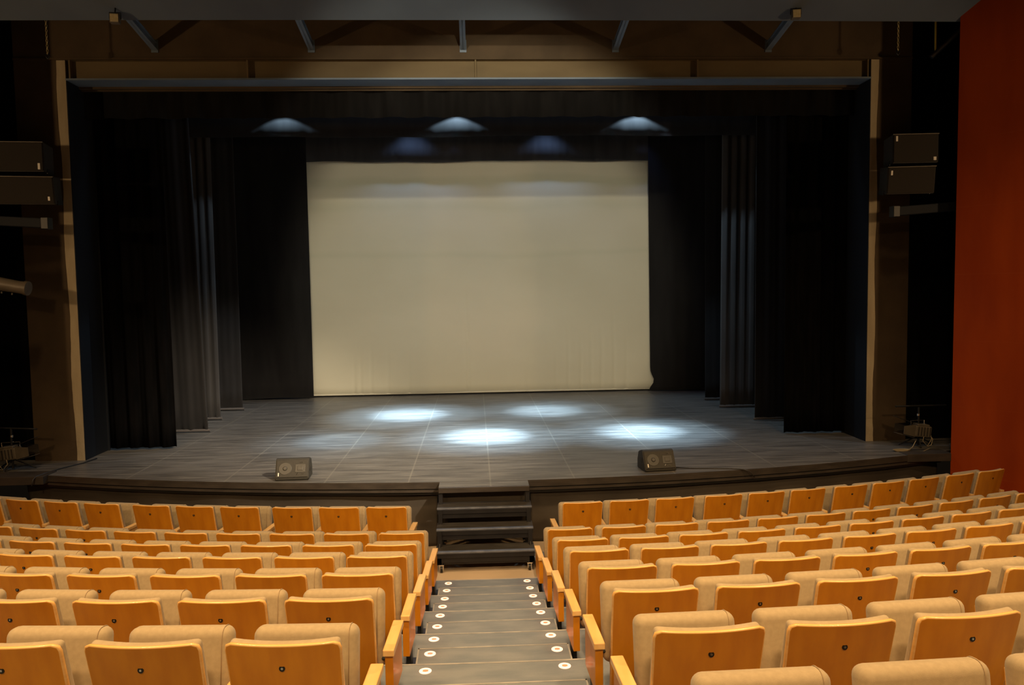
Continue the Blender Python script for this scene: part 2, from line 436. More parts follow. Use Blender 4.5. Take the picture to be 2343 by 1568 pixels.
# cornice line above the beam
b = MB(); b.box(-6.62, 6.74, PY - .02, PY, 5.885, 5.915); struct(b.build('trim_9', BROWN))
# dark blue inner jambs
b = MB(); b.box(-5.90, -5.885, PY + .30, PY + .75, 0, 5.59); b.box(-5.9, -5.86, PY + .72, PY + .76, 0, 5.59); b.box(-5.885, -5.875, PY - .005, PY + .30, 0, 5.59)
struct(b.build('trim_10', FLANGE_D := M('dark blue grey jamb', (.008, .010, .014), .7, 0, .3)))
b = MB(); b.box(6.095, 6.11, PY + .30, PY + .75, 0, 5.59); b.box(6.07, 6.11, PY + .72, PY + .76, 0, 5.59); b.box(6.085, 6.095, PY - .005, PY + .30, 0, 5.59)
struct(b.build('trim_11', FLANGE_D))
# black side walls beyond the proscenium wall
b = MB(); b.box(-9.5, -6.62, PY + .1, PY + .3, 0, 9); b.box(6.74, 9.5, PY + .1, PY + .3, 0, 9)
struct(b.build('wall_wings', BLACK))
b = MB(); b.box(-9.7, -9.5, 10.0, 20.4, -.1, 9); struct(b.build('wall_stage_left', BLACK))
b = MB(); b.box(9.5, 9.7, 10.0, 20.4, -.1, 9); struct(b.build('wall_stage_right', BLACK))
b = MB(); b.box(-9.7, 9.7, 20.2, 20.4, -.1, 9); struct(b.build('wall_stage_back', BLACK))
b = MB(); b.box(-9.7, 9.7, 10.9, 20.4, 9, 9.2); struct(b.build('ceiling_stage', BLACK))

# the steel beam across the opening: web, flanges, stiffeners
lb = empty('lintel_beam', (.1, PY, 5.6), 0, 'long ochre steel beam with stiffener plates across the top of the stage opening', 'beam')
def rel(o, p): o.location = (-p.location.x, -p.location.y, -p.location.z); return o
def part(mb, name, mats, parent, **k):
    """mesh made in world coordinates, hung under its thing without moving"""
    o = mb.build(name, mats, parent, **k)
    o.matrix_parent_inverse = parent_matrix(parent).inverted()
    return o
def parent_matrix(p):
    m = Matrix.Translation(p.location) @ p.rotation_euler.to_matrix().to_4x4()
    if p.parent: m = parent_matrix(p.parent) @ p.matrix_parent_inverse @ m
    return m
part(MB().box(-5.885, 6.095, PY + .08, PY + .12, 5.62, 5.90), 'web', BEAMWEB, lb)
part(MB().box(-5.885, 6.095, PY - .02, PY + .36, 5.595, 5.62), 'bottom_flange', FLANGE, lb)
part(MB().box(-5.885, 6.095, PY - .015, PY + .12, 5.885, 5.90), 'top_flange', BEAMWEB, lb)
for x in (-5.83, -3.28, .07, 3.42, 6.05):
    part(MB().box(x - .011, x + .011, PY - .005, PY + .09, 5.62, 5.885), 'stiffener', BEAMWEB, lb)
b = MB(); b.box(-5.9, 6.1, PY + .36, PY + .42, 5.565, 5.66); b.box(-5.9, 6.1, PY + .43, PY + .46, 5.545, 5.66); 
struct(b.build('trim_12', BROWN))

# five struts between the wall and the ceiling bulkhead
names5 = ['leftmost', 'second from the left', 'middle', 'second from the right', 'rightmost']
prev = None
for i, x in enumerate((-4.60, -2.34, -.11, 2.17, 4.50)):
    st = empty('ceiling_strut', (x, PY, 6.02), 0, 'blue grey steel strut between proscenium wall and ceiling, %s of five' % names5[i], 'strut', 'steel struts above the stage opening')
    b = MB(); L = 1.03
    b.box(-.042, .042, -L, 0, .0, .012); b.box(-.006, .006, -L, 0, .0, .11); b.box(-.035, .035, -L, 0, .10, .112)
    b.xf(Matrix.Rotation(radians(-10), 4, 'X'))
    o = b.build('beam', FLANGE, st)
    b = MB(); b.box(-.05, .05, -.012, 0, -.03, .15); b.build('end_plate', FLANGE, st)

# small floodlights in the corner under the ceiling edge
for i, (x, z, side) in enumerate([(-4.62, 6.06, 'left'), (4.42, 6.13, 'right')]):
    fl = empty('floodlight', (x, 10.62, z), .15 * (-1) ** i, 'small square yellow-lensed floodlight clamped under the ceiling edge, %s one' % side, 'lamp', 'small floodlights under the ceiling edge')
    MB().box(-.06, .06, -.03, .06, -.06, .06, 0, .008).build('housing', LAMPGREY, fl)
    MB().box(-.05, .05, -.037, -.028, -.05, .05, 0, .004).build('lens', GLASS, fl)
    MB().tube([(-.07, .02, 0), (-.07, .02, .08), (.07, .02, .08), (.07, .02, 0)], .006, 6).build('bracket', BLACKMETAL, fl)
    MB().tube([(0, .02, .08), (0, .06, .2)], .01, 6).build('stem', BLACKMETAL, fl)

# chains with shackles
def chain(x, y, z0, z1, side):
    ch = empty('chain', (x, y, z0), 0, 'hanging zinc chain with a shackle, beside the %s top corner of the stage opening' % side, 'chain', 'chains beside the stage opening')
    b = MB(); k = 0; z = .06
    while z < z1 - z0:
        p = []
        for a in range(9):
            t = 2 * pi * a / 8; u, w = .012 * cos(t), .021 * sin(t)
            p.append((u, 0, z + w) if k % 2 else (0, u, z + w))
        b.tube(p, .0045, 5, caps=False); z += .033; k += 1
    b.build('links', CHAINM, ch, smooth='all')
    MB().tube([(-.02, 0, .05), (-.022, 0, .01), (0, 0, -.02), (.022, 0, .01), (.02, 0, .05)], .008, 6).tube([(-.03, 0, .045), (.03, 0, .045)], .007, 6).build('shackle', BLACKMETAL, ch, smooth='all')
chain(-5.72, 11.05, 5.69, 6.5, 'left'); chain(6.08, 11.05, 5.73, 6.5, 'right')
b = MB(); b.tube([(6.76, 11.3, 6.7), (6.775, 11.3, 6.2), (6.78, 11.3, 5.78)], .014, 8)
tag(b.build('strap', STRAP, smooth='all'), 'yellow strap hanging in the dark beside the top of the red wall', 'strap')
b = MB(); b.tube([(6.6, 11.1, 5.7), (7.9, 11.1, 6.87), (8.9, 11.1, 7.78)], .035, 10)
tag(b.build('pipe', BLACKMETAL, smooth='all'), 'black slanting pipe in the dark beside the top of the red wall', 'pipe')

# ------------------------------------------------------------------ drapes
def curtain(name, x0, x1, y, z0, z1, label, group, mat=DRAPE, amp=.045, wl=.24, seed=0, hem=None, cat='curtain', lean0=0, lean1=0, nv=16, hemfn=None, flat=0):
    b = MB(); rnd = random.Random(seed); ph = rnd.uniform(0, 6); n = int((x1 - x0) / .025)
    def fn(u, v):
        s = u * (x1 - x0); z = z1 + (z0 - z1) * v
        if hemfn: z += hemfn(x0 + s) * v
        w = 1 + .35 * sin(s * 1.7 + ph)
        yy = amp * sin(2 * pi * s / wl + 1.3 * sin(s * 2.1 + ph) + .5 * sin(v * 2 + s)) * w * (1 - flat * v)
        yy += .3 * amp * sin(2 * pi * s / (wl * .37) + ph)
        xx = x0 + s + (lean0 * (1 - u) + lean1 * u) * v
        return (xx, y + yy, z)
    b.grid(fn, n, nv)
    o = b.build(name, mat, None if not hem else None, smooth='all', solid=.008)
    tag(o, label, cat, group)
    if hem:
        xa, xb = x0 + lean0, x1 + lean1
        h = MB().tube([(xa - .02, y, z0 + .01), (xb + .02, y, z0 + .01)], .026, 10)
        if hem > 0: h.tube([(xb + .02, y, z0 + .01), (xb + .03, y, z0 + .01)], .030, 10)
        h.build('hem_pipe', PIPEWT, o, smooth=40)
    return o
G1 = 'wing drapes on the left side of the stage'; G2 = 'wing drapes on the right side of the stage'
curtain('stage_drape', -7.9, -4.86, 12.55, .035, 6.6, 'black pleated wing drape nearest the left side of the stage opening', G1, BLACK, seed=1, amp=.05, wl=.27, lean1=.04)
curtain('stage_drape', -7.9, -4.95, 14.02, .03, 6.6, 'charcoal wing drape second from the front on the left side of the stage', G1, LEGSHADED, seed=2, amp=.02, wl=.33, hem=1, lean1=.15)
curtain('stage_drape', -7.9, -5.02, 15.38, .03, 6.6, 'charcoal wing drape third from the front on the left, brightly lit at its edge', G1, LEGLIT, seed=3, amp=.028, wl=.16, hem=1, flat=.5)
curtain('stage_drape', -7.9, -4.96, 16.63, .03, 6.6, 'charcoal wing drape fourth from the front on the left side, rearmost with a pipe hem', G1, LEGSHADED, seed=4, amp=.012, wl=.4, hem=1, flat=.6)
curtain('stage_drape', 5.08, 8.1, 12.58, .03, 6.6, 'black pleated wing drape nearest the right side of the stage opening', G2, BLACK, seed=5, amp=.05, wl=.27)
curtain('stage_drape', 5.08, 8.1, 13.92, .03, 6.6, 'dark wing drape second from the front on the right side of the stage', G2, DRAPE, seed=6, amp=.015, wl=.33, hem=-1)
curtain('stage_drape', 5.0, 8.1, 15.52, .03, 6.6, 'charcoal wing drape third from the front on the right, lit with vertical pleats', G2, LEGLIT, seed=7, amp=.03, wl=.17, hem=-1, lean0=-.05, flat=.75)
curtain('stage_drape', 4.97, 8.1, 16.62, .03, 6.6, 'dark wing drape fourth from the front on the right side, rearmost with a pipe hem', G2, DRAPE, seed=8, amp=.012, wl=.4, hem=-1, flat=.6)
GB = 'border drapes above the stage'
curtain('border_drape', -7.9, 8.1, 12.36, 5.16, 9.0, 'black pleated front border drape across the top of the stage opening', GB, BLACKBORDER, seed=11, amp=.035, wl=.52, nv=8)
curtain('border_drape', -7.9, 8.1, 14.72, 5.33, 9.0, 'black flat second border drape with bright blue scallops of light', GB, DRAPE, seed=12, amp=.006, wl=.6, nv=10, hemfn=lambda x: .012 * sin(x * 1.1) + .006 * sin(x * 3.1))
curtain('border_drape', -7.9, 8.1, 18.28, 5.46, 9.0, 'black rear border drape directly over the top of the cream screen', GB, LEGLIT, seed=13, amp=.008, wl=.5, nv=10, hemfn=lambda x: .015 * sin(x * 1.4) + .008 * sin(x * 3.7 + 1))
curtain('masking_drape', -7.9, -3.80, 18.24, .03, 6.6, 'flat black masking drape along the left edge of the cream screen', 'masking drapes beside the screen', DRAPE, seed=14, amp=.010, wl=.8, nv=20, lean1=.0, hemfn=lambda x: -.02 + .03 * sin((x + 5.5) * 1.6))
def right_kink():
    b = MB(); n = 90
    def fn(u, v):
        z = 6.6 + (.03 - 6.6) * v
        x0 = 4.09 + .045 * v
        k = exp(-((z - .28) / .14) ** 2) * .09 - exp(-((z - .05) / .08) ** 2) * .05
        s = u * (8.1 - x0)
        return (x0 + s + k * exp(-s / .15), 18.24 + .010 * sin(s * 7 + 1) + .005 * sin(s * 19), z)
    b.grid(fn, n, 70)
    return tag(b.build('masking_drape', DRAPE, smooth='all', solid=.008), 'flat black masking drape along the right edge of the cream screen, kinked at its foot', 'curtain', 'masking drapes beside the screen')
right_kink()
# cyclorama
b = MB()
rw = random.Random(9)
WR = [(-2.9, .7, .012), (-2.75, .9, .01), (-2.5, 1.1, .008), (-2.1, 1.0, .008), (-1.6, .8, .006), (-.2, 2.6, .012), (1.2, .7, .006), (1.9, 1.2, .007), (2.2, 1.6, .010), (2.5, 1.3, .012), (2.75, 1.5, .010), (3.0, 1.5, .012), (3.3, 1.7, .010), (3.6, 1.3, .008)]
def cyc(u, v):
    x = -4.3 + 8.9 * u; z = 5.9 + (.045 - 5.9) * v
    y = 18.52 + .012 * sin(x * 1.1) * v
    for (wx, h, a) in WR:
        y += a * 1.6 * exp(-((x - wx - .02 * sin(z * 2)) / .035) ** 2) * max(0, 1 - z / (h * 1.25))
    return (x, y, z)
b.grid(cyc, 360, 30)
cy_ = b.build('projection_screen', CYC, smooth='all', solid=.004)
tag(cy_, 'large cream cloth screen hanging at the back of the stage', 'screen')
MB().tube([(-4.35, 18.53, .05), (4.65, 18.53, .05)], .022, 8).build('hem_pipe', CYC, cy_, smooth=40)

# ------------------------------------------------------------------ portable steps
st = empty('portable_steps', (.07, 9.3, Z_LAND), 0, 'black open portable steps on wheels leading from the landing up to the stage', 'steps')
X0, X1 = -.50, .64
stp = [(9.64, 0.0), (9.43, -.215), (9.20, -.41), (8.97, -.61)]
part(MB().box(X0, X1, 9.64, 9.92, -.045, -.002, 0, .006), 'top_platform', FLOOR, st)
part(MB().box(X0, X1, 9.60, 9.64, -.07, -.004, 0, .005), 'nosing', TRIM, st)
for (y, z) in stp[1:]:
    w = .015
    part(MB().box(X0 - w, X1 + w, y + .045, y + .29, z - .03, z, 0, .004), 'tread', TREAD, st)
    part(MB().box(X0 - w, X1 + w, y, y + .055, z - .022, z + .002, 0, .006), 'nosing', NOSING, st)
    part(MB().box(X0 - w + .004, X1 + w - .004, y + .006, y + .03, z - .075, z - .022, 0, .003), 'front_rail', STEPBLACK, st)
    part(MB().box(X0, X1, y + .02, y + .045, z - .13, z - .06), 'riser_rail', STEPBLACK, st)
part(MB().box(X0 + .04, X1 - .04, 9.79, 9.81, -.62, -.05), 'back_panel', SKIRT, st)
for x in (X0 + .0, X1 - .05):
    b = MB()
    b.box(x, x + .05, 9.62, 9.67, Z_LAND + .1, -.03); b.box(x, x + .05, 9.42, 9.47, Z_LAND + .1, -.25)
    b.box(x, x + .05, 9.18, 9.23, Z_LAND + .1, -.44); b.box(x, x + .05, 8.99, 9.04, Z_LAND + .1, -.64); b.box(x, x + .05, 9.87, 9.92, Z_LAND + .1, -.03)
    b.box(x, x + .05, 8.99, 9.92, Z_LAND + .09, Z_LAND + .14)
    b.tube([(x + .025, 9.05, -.68), (x + .025, 9.85, -.12)], .014, 6)
    part(b, 'side_frame', STEPBLACK, st)
part(MB().box(X0, X1, 9.01, 9.05, Z_LAND + .09, Z_LAND + .125).box(X0, X1, 9.55, 9.59, Z_LAND + .09, Z_LAND + .13), 'cross_bar', STEPBLACK, st)
for x in (X0 + .05, X1 - .05):
    for y in (9.0, 9.85):
        b = MB(); b.tube([(x - .014, y, Z_LAND + .042), (x + .014, y, Z_LAND + .042)], .040, 14)
        w = part(b, 'caster', BLACKMETAL, st, smooth=40)
        w2 = MB().box(x - .024, x - .016, y - .02, y + .02, Z_LAND + .03, Z_LAND + .10).box(x + .016, x + .024, y - .02, y + .02, Z_LAND + .03, Z_LAND + .10).box(x - .03, x + .03, y - .03, y + .03, Z_LAND + .085, Z_LAND + .10)
        o = w2.build('fork', CHROME, w); 
        o.matrix_parent_inverse = Matrix.Identity(4)

# ------------------------------------------------------------------ stage monitors
def monitor(x, y, rz, flip, label):
    m = empty('stage_monitor', (x, y, 0), rz, label, 'speaker', 'wedge monitors at the stage edge')
    b = MB(); hw = .215
    prof = [(-.17, .0), (-.185, .035), (-.06, .262), (-.02, .275), (.12, .235), (.17, .12), (.17, 0)]
    b.prism(prof, -hw, hw)
    bmesh.ops.bevel(b.bm, geom=b.bm.edges[:], offset=.008, segments=2, affect='EDGES')
    b.build('cabinet', GREYCASE, m)
    # tilted grille
    ang = atan2(.262 - .035, -.06 + .185)
    R_ = Matrix.Translation((0, -.1225, .1485)) @ Matrix.Rotation(ang, 4, 'X')
    b = MB(); b.box(-hw + .012, hw - .012, -.118, .118, .002, .010, 0, .004); b.xf(R_); g = b.build('grille', GREYCASE, m)
    def disc(r0, r1, cx, cyy, z0, z1, n=28):
        b = MB(); 
        a = [b.bm.verts.new((cx + r0 * cos(2 * pi * k / n), cyy + r0 * sin(2 * pi * k / n), z0)) for k in range(n)]
        c = [b.bm.verts.new((cx + r1 * cos(2 * pi * k / n), cyy + r1 * sin(2 * pi * k / n), z1)) for k in range(n)]
        for k in range(n): b.bm.faces.new((a[k], a[(k + 1) % n], c[(k + 1) % n], c[k]))
        b.bm.faces.new(c); b.bm.faces.new(a)
        return b
    b = disc(.088, .080, -.09 * 1, 0, .009, .014); b.xf(R_); b.build('woofer', CONE, m, smooth=30)
    b = disc(.032, .020, -.09 * 1, 0, .013, .026); b.xf(R_); b.build('dust_cap', CONE, m, smooth=30)
    b = MB(); b.box(.04, .17, -.055, .055, .009, .014, 0, .003); b.box(.07, .14, -.03, .03, .013, .019, 0, .004); b.xf(R_); b.build('horn', CONE, m)
    b = MB(); b.box(-.178, -.165, -.10, -.055, .010, .014); b.xf(R_); b.build('badge', BADGE, m)
    b = MB()
    for k, (a0, b0) in enumerate([((.06, -.09), (.075, -.065)), ((.09, -.085), (.11, -.08)), ((.12, -.075), (.15, -.08)), ((.10, .075), (.14, .082))]):
        b.tube([(a0[0], a0[1], .012), (b0[0], b0[1], .012)], .004, 5)
    b.xf(R_); b.build('highlight_trim', CHROME, m)
    sx = hw if not flip else -hw
    MB().tube([(sx, -.02, .13), (sx + (.004 if not flip else -.004), -.02, .13)], .035, 16).build('side_handle', CABINET, m)
    return m
monitor(-2.45, 10.36, .06, False, 'grey wedge floor monitor at the stage edge, left of the portable steps')
monitor(2.42, 10.33, .10, True, 'grey wedge floor monitor at the stage edge, right of the portable steps')
# cables on the stage
b = MB(); b.tube([(2.64, 10.35, .01), (2.9, 10.28, .008), (3.4, 10.2, .008), (3.55, 10.13, .008), (3.62, 10.10, -.01), (3.7, 10.13, -.1)], .008, 6)
tag(b.build('cable', CABLE, smooth='all'), 'thin black cable trailing from the right wedge monitor to the stage edge', 'cable')
b = MB(); b.tube([(-5.75, 11.9, .01), (-5.8, 11.6, .01), (-5.95, 11.25, .01), (-6.0, 11.0, .01), (-6.02, 10.76, .012), (-6.03, 10.70, -.02), (-6.04, 10.68, -.1)], .009, 6)
tag(b.build('cable', CABLE, smooth='all'), 'black cable running from the left jamb to the front edge of the stage', 'cable')
b = MB()
for k in range(4):
    b.tube([(6.22 + .10 * cos(t / 12 * 2 * pi) * (1 + .1 * k), 11.02 + .05 * sin(t / 12 * 2 * pi), .01 + .006 * k) for t in range(13)], .005, 5, caps=False)
b.tube([(6.3, 11.0, .02), (6.36, 10.98, .07), (6.42, 11.0, .16)], .006, 5); b.tube([(6.3, 11.0, .01), (6.5, 10.95, .01), (6.65, 11.02, .04)], .005, 5)
tag(b.build('cable', WHITECABLE, smooth='all'), 'pale coiled cable lying on the right front corner of the stage', 'cable')

# ------------------------------------------------------------------ hanging loudspeakers
def loudspeaker(x, y, z, w, h, rz, rx, label, badges, grp):
    e = empty('loudspeaker', (x, y, z), rz, label, 'loudspeaker', grp)
    e.rotation_euler = (rx, 0, rz)
    poly = [(-w / 2, -.22), (w / 2, -.22), (w / 2 - .05, .22), (-w / 2 + .05, .22)]
    b = MB(); b.prismz(poly, 0, h); bmesh.ops.bevel(b.bm, geom=b.bm.edges[:], offset=.008, segments=2, affect='EDGES')
    b.build('cabinet', CABINET, e)
    MB().box(-w / 2 + .012, w / 2 - .012, -.232, -.215, .012, h - .012, 0, .004).build('grille', GRILLE, e)
    MB().box(-w / 2, w / 2, -.237, -.214, h - .010, h + .002).build('top_edge', LAMPGREY, e)
    for (bx, bz, bw, bh) in badges:
        MB().box(bx - bw / 2, bx + bw / 2, -.238, -.230, bz - bh / 2, bz + bh / 2, 0, .002).build('badge', BADGE, e)
    for s in (-1, 1):
        MB().box(s * (w / 2 - .012) - .006, s * (w / 2 - .012) + .006, -.1, .1, -.012, .05).build('rigging_plate', BLACKMETAL, e)
    return e
GS = 'hanging loudspeakers beside the stage opening'
loudspeaker(-6.27, 11.24, 4.165, .80, .40, .10, 0, 'upper black loudspeaker of the stacked pair left of the stage opening', [(.34, .07, .030, .085)], GS)
loudspeaker(-6.18, 11.22, 3.745, .84, .375, .16, radians(7), 'lower black loudspeaker of the stacked pair left of the stage opening', [(.35, .08, .026, .055)], GS)
loudspeaker(6.37, 11.24, 4.19, .64, .41, -.10, 0, 'upper black loudspeaker of the stacked pair right of the stage opening', [(-.27, .345, .028, .075), (.265, .055, .04, .05)], GS)
loudspeaker(6.30, 11.22, 3.775, .66, .385, -.14, radians(7), 'lower black loudspeaker of the stacked pair right of the stage opening', [(-.275, .30, .026, .065)], GS)

# dark blue steel bars and lamp barrel on the side towers
b = MB(); b.box(-9.55, -5.82, 11.0, 11.10, 3.43, 3.56, 0, .01, rot=Matrix.Translation((-6.4, 11.05, 3.5)) @ Matrix.Rotation(radians(3.5), 4, 'Y') @ Matrix.Translation((6.4, -11.05, -3.5)))
o = tag(b.build('side_bar', FLANGE_D), 'dark blue steel bar below the left pair of loudspeakers', 'bar', 'steel bars below the loudspeakers')
MB().box(-5.90, -5.80, 10.985, 11.115, 3.38, 3.54, 0, .008).build('end_cap', BLACKMETAL, o)
b = MB(); b.box(6.10, 9.55, 11.0, 11.10, 3.46, 3.59, 0, .01, rot=Matrix.Translation((6.4, 11.05, 3.5)) @ Matrix.Rotation(radians(-4), 4, 'Y') @ Matrix.Translation((-6.4, -11.05, -3.5)))
o = tag(b.build('side_bar', FLANGE_D), 'dark blue steel bar below the right pair of loudspeakers', 'bar', 'steel bars below the loudspeakers')
MB().box(6.02, 6.12, 10.985, 11.115, 3.42, 3.58, 0, .008).build('end_cap', BLACKMETAL, o)
pl = empty('profile_spotlight', (-6.6, 11.0, 2.65), 0, 'grey tubular profile spotlight pointing right at the left edge, below the loudspeakers', 'spotlight')
pl.rotation_euler = (0, radians(9), 0)
MB().tube([(-.5, 0, .02), (-.2, 0, .02), (.36, 0, 0), (.46, 0, 0)], [.11, .10, .085, .09], 20).build('barrel', LAMPGREY, pl, smooth=40)
MB().tube([(.44, 0, 0), (.49, 0, 0)], .098, 20).build('front_ring', LAMPGREY, pl, smooth=40)
MB().tube([(-.3, -.12, 0), (-.3, -.13, .25), (-.3, .13, .25), (-.3, .12, 0)], .01, 6).build('yoke', BLACKMETAL, pl)
for k in range(3): MB().tube([(.02 + k * .14, -.03, -.09), (.02 + k * .14, -.03, -.115)], .010, 6).build('knob', LAMPGREY, pl)

# spotlights with barn doors on low stands at both front corners
def stand_light(x, y, s, label):
    e = empty('stand_spotlight', (x, y, 0), 0, label, 'spotlight', 'spotlights on floor stands in the wings')
    MB().tube([(-.42 * s, 0, .62), (.36 * s, 0, .58 if s > 0 else .62)], .014, 8).build('crossbar', BLACKMETAL, e, smooth=40)
    MB().tube([(0, 0, .60), (.0, 0, .02)], .016, 8).build('pole', BLACKMETAL, e, smooth=40)
    MB().tube([(0, 0, .47), (0, 0, .50)], .026, 10).build('collar', CHROME, e, smooth=40)
    MB().tube([(-.12, -.02, .22), (-.13, -.02, .40), (.1, .02, .40), (.1, .02, .22)], .008, 6).build('yoke', CHROME, e)
    for a in (0.4, 2.5, 4.6):
        MB().tube([(0, 0, .16), (.3 * cos(a), .16 * sin(a) + .02, .01)], .010, 6).build('leg', BLACKMETAL, e, smooth=40)
    R_ = Matrix.Translation((0, 0, .24)) @ Matrix.Rotation(radians(-6 * s), 4, 'Y')
    b = MB(); b.box(-.16, .10, -.09, .09, -.085, .085, 0, .02); b.box(-.13, .06, -.07, .07, .08, .11, 0, .01)
    if s < 0: b.xf(Matrix.Scale(-1, 4, (1, 0, 0)))
    b.xf(R_); b.build('lamp_housing', LAMPGREY, e)
    b = MB()
    for k in range(5): b.box(-.14 + k * .045, -.125 + k * .045, -.096, .096, -.06, .07)
    if s < 0: b.xf(Matrix.Scale(-1, 4, (1, 0, 0)))
    b.xf(R_); b.build('cooling_fins', CABINET, e)
    # four barn doors, front one faces the audience
    for nm, quad in (('barn_door', [(.10, -.095, -.085), (.30, -.13, -.05), (.30, -.13, .07), (.10, -.095, .10)]), ('barn_door', [(.10, .095, -.085), (.30, .13, -.05), (.30, .13, .07), (.10, .095, .10)]),
                     ('barn_door', [(.10, -.09, .11), (.38, -.07, .19), (.38, .07, .19), (.10, .09, .11)]), ('barn_door', [(.10, -.09, -.10), (.34, -.07, -.06), (.34, .07, -.06), (.10, .09, -.10)])):
        b = MB(); b.bm.faces.new([b.bm.verts.new((q[0] * s, q[1], q[2])) for q in quad]); b.xf(R_)
        b.build(nm, LAMPGREY if quad[0][1] < 0 and quad[2][2] < .1 else CABINET, e, solid=.004)
    b = MB(); b.tube([(-.14 * s, -.03, .2), (-.19 * s, -.06, .12), (-.17 * s, -.06, .03), (-.1 * s, -.07, .008)], .006, 6)
    b.tube([(-.05 * s, -.08, .22), (-.02 * s, -.09, .10), (-.09 * s, -.09, .02), (-.16 * s, -.08, .12), (-.15 * s, -.06, .22)], .005, 6) 
    b.build('power_cable', WHITECABLE, e, smooth='all')
    return e
stand_light(-6.62, 11.28, 1, 'spotlight with open barn doors on a low stand, left front corner of stage')
stand_light(6.66, 11.35, -1, 'spotlight with open barn doors on a low stand beside the red wall')

# ------------------------------------------------------------------ step lights in the aisle
def make_step_light():
    e = empty('step_light', (0, 0, 0))
    def disc(r, z0, z1, n=24):
        b = MB(); b.prismz([(r * cos(2 * pi * k / n), r * sin(2 * pi * k / n)) for k in range(n)], z0, z1); return b
    disc(.039, 0, .003).build('ring', BEZEL, e)
    b = MB(); b.prismz([(.019 * cos(a) + (.004 if k % 2 else -.002), .015 * sin(a)) for k, a in enumerate([2 * pi * q / 10 for q in range(10)])], .003, .0045)
    b.build('lens', LENS, e)
    return e
def copy_tree(o, parent=None):
    c = o.copy(); COL.objects.link(c); c.parent = parent
    for ch in o.children: copy_tree(ch, c)
    return c
ORD = ['first', 'second', 'third', 'fourth', 'fifth', 'sixth', 'seventh', 'eighth', 'ninth', 'tenth', 'eleventh', 'twelfth', 'thirteenth', 'fourteenth']
proto = make_step_light(); first = True
LY = [8.50 - .4625 * i - .085 for i in range(9)]
for i, y in enumerate(LY):
    z = FLZ[1 + i // 2] if i % 2 == 0 else (FLZ[1 + i // 2] + FLZ[2 + i // 2]) / 2
    for s in (-1, 1):
        o = proto if first else copy_tree(proto); first = False
        o.location = (AX + s * .435, y, z + .001)
        tag(o, 'round glowing red-cored step light, %s side of aisle, %s from the stage' % ('left' if s < 0 else 'right', ORD[i]), 'step light', 'step lights down the aisle')
        l = bpy.data.lights.new('step_glow', 'POINT'); l.energy = .045; l.color = (1, .25, .14); l.shadow_soft_size = .02
        lo = bpy.data.objects.new('step_glow', l); COL.objects.link(lo); lo.location = (o.location.x, o.location.y, z + .035)

# ------------------------------------------------------------------ auditorium seats
HW = .237
def rounded_pad(w, h, t, r, curve=0, taper=0):
    """upholstered pad standing upright: width along x, height along z from 0, thickness along y from 0 to t"""
    t_ = bmesh.new(); bmesh.ops.create_cube(t_, size=1)
    for v in t_.verts: v.co = Vector((v.co.x * w, (v.co.y + .5) * t, (v.co.z + .5) * h))
    bmesh.ops.bevel(t_, geom=t_.edges[:], offset=r, segments=5, profile=.5, affect='EDGES')
    ed = [e for e in t_.edges if abs(e.verts[0].co.x - e.verts[1].co.x) > w * .4]
    bmesh.ops.subdivide_edges(t_, edges=ed, cuts=9, use_grid_fill=True)
    for v in t_.verts:
        u = v.co.x / (w / 2)
        v.co.y += curve * (1 - u * u)
        v.co.z += taper * (1 - abs(u) ** 4) * (1 if v.co.z > h / 2 else 0)
    b = MB(); b.join(t_); return b

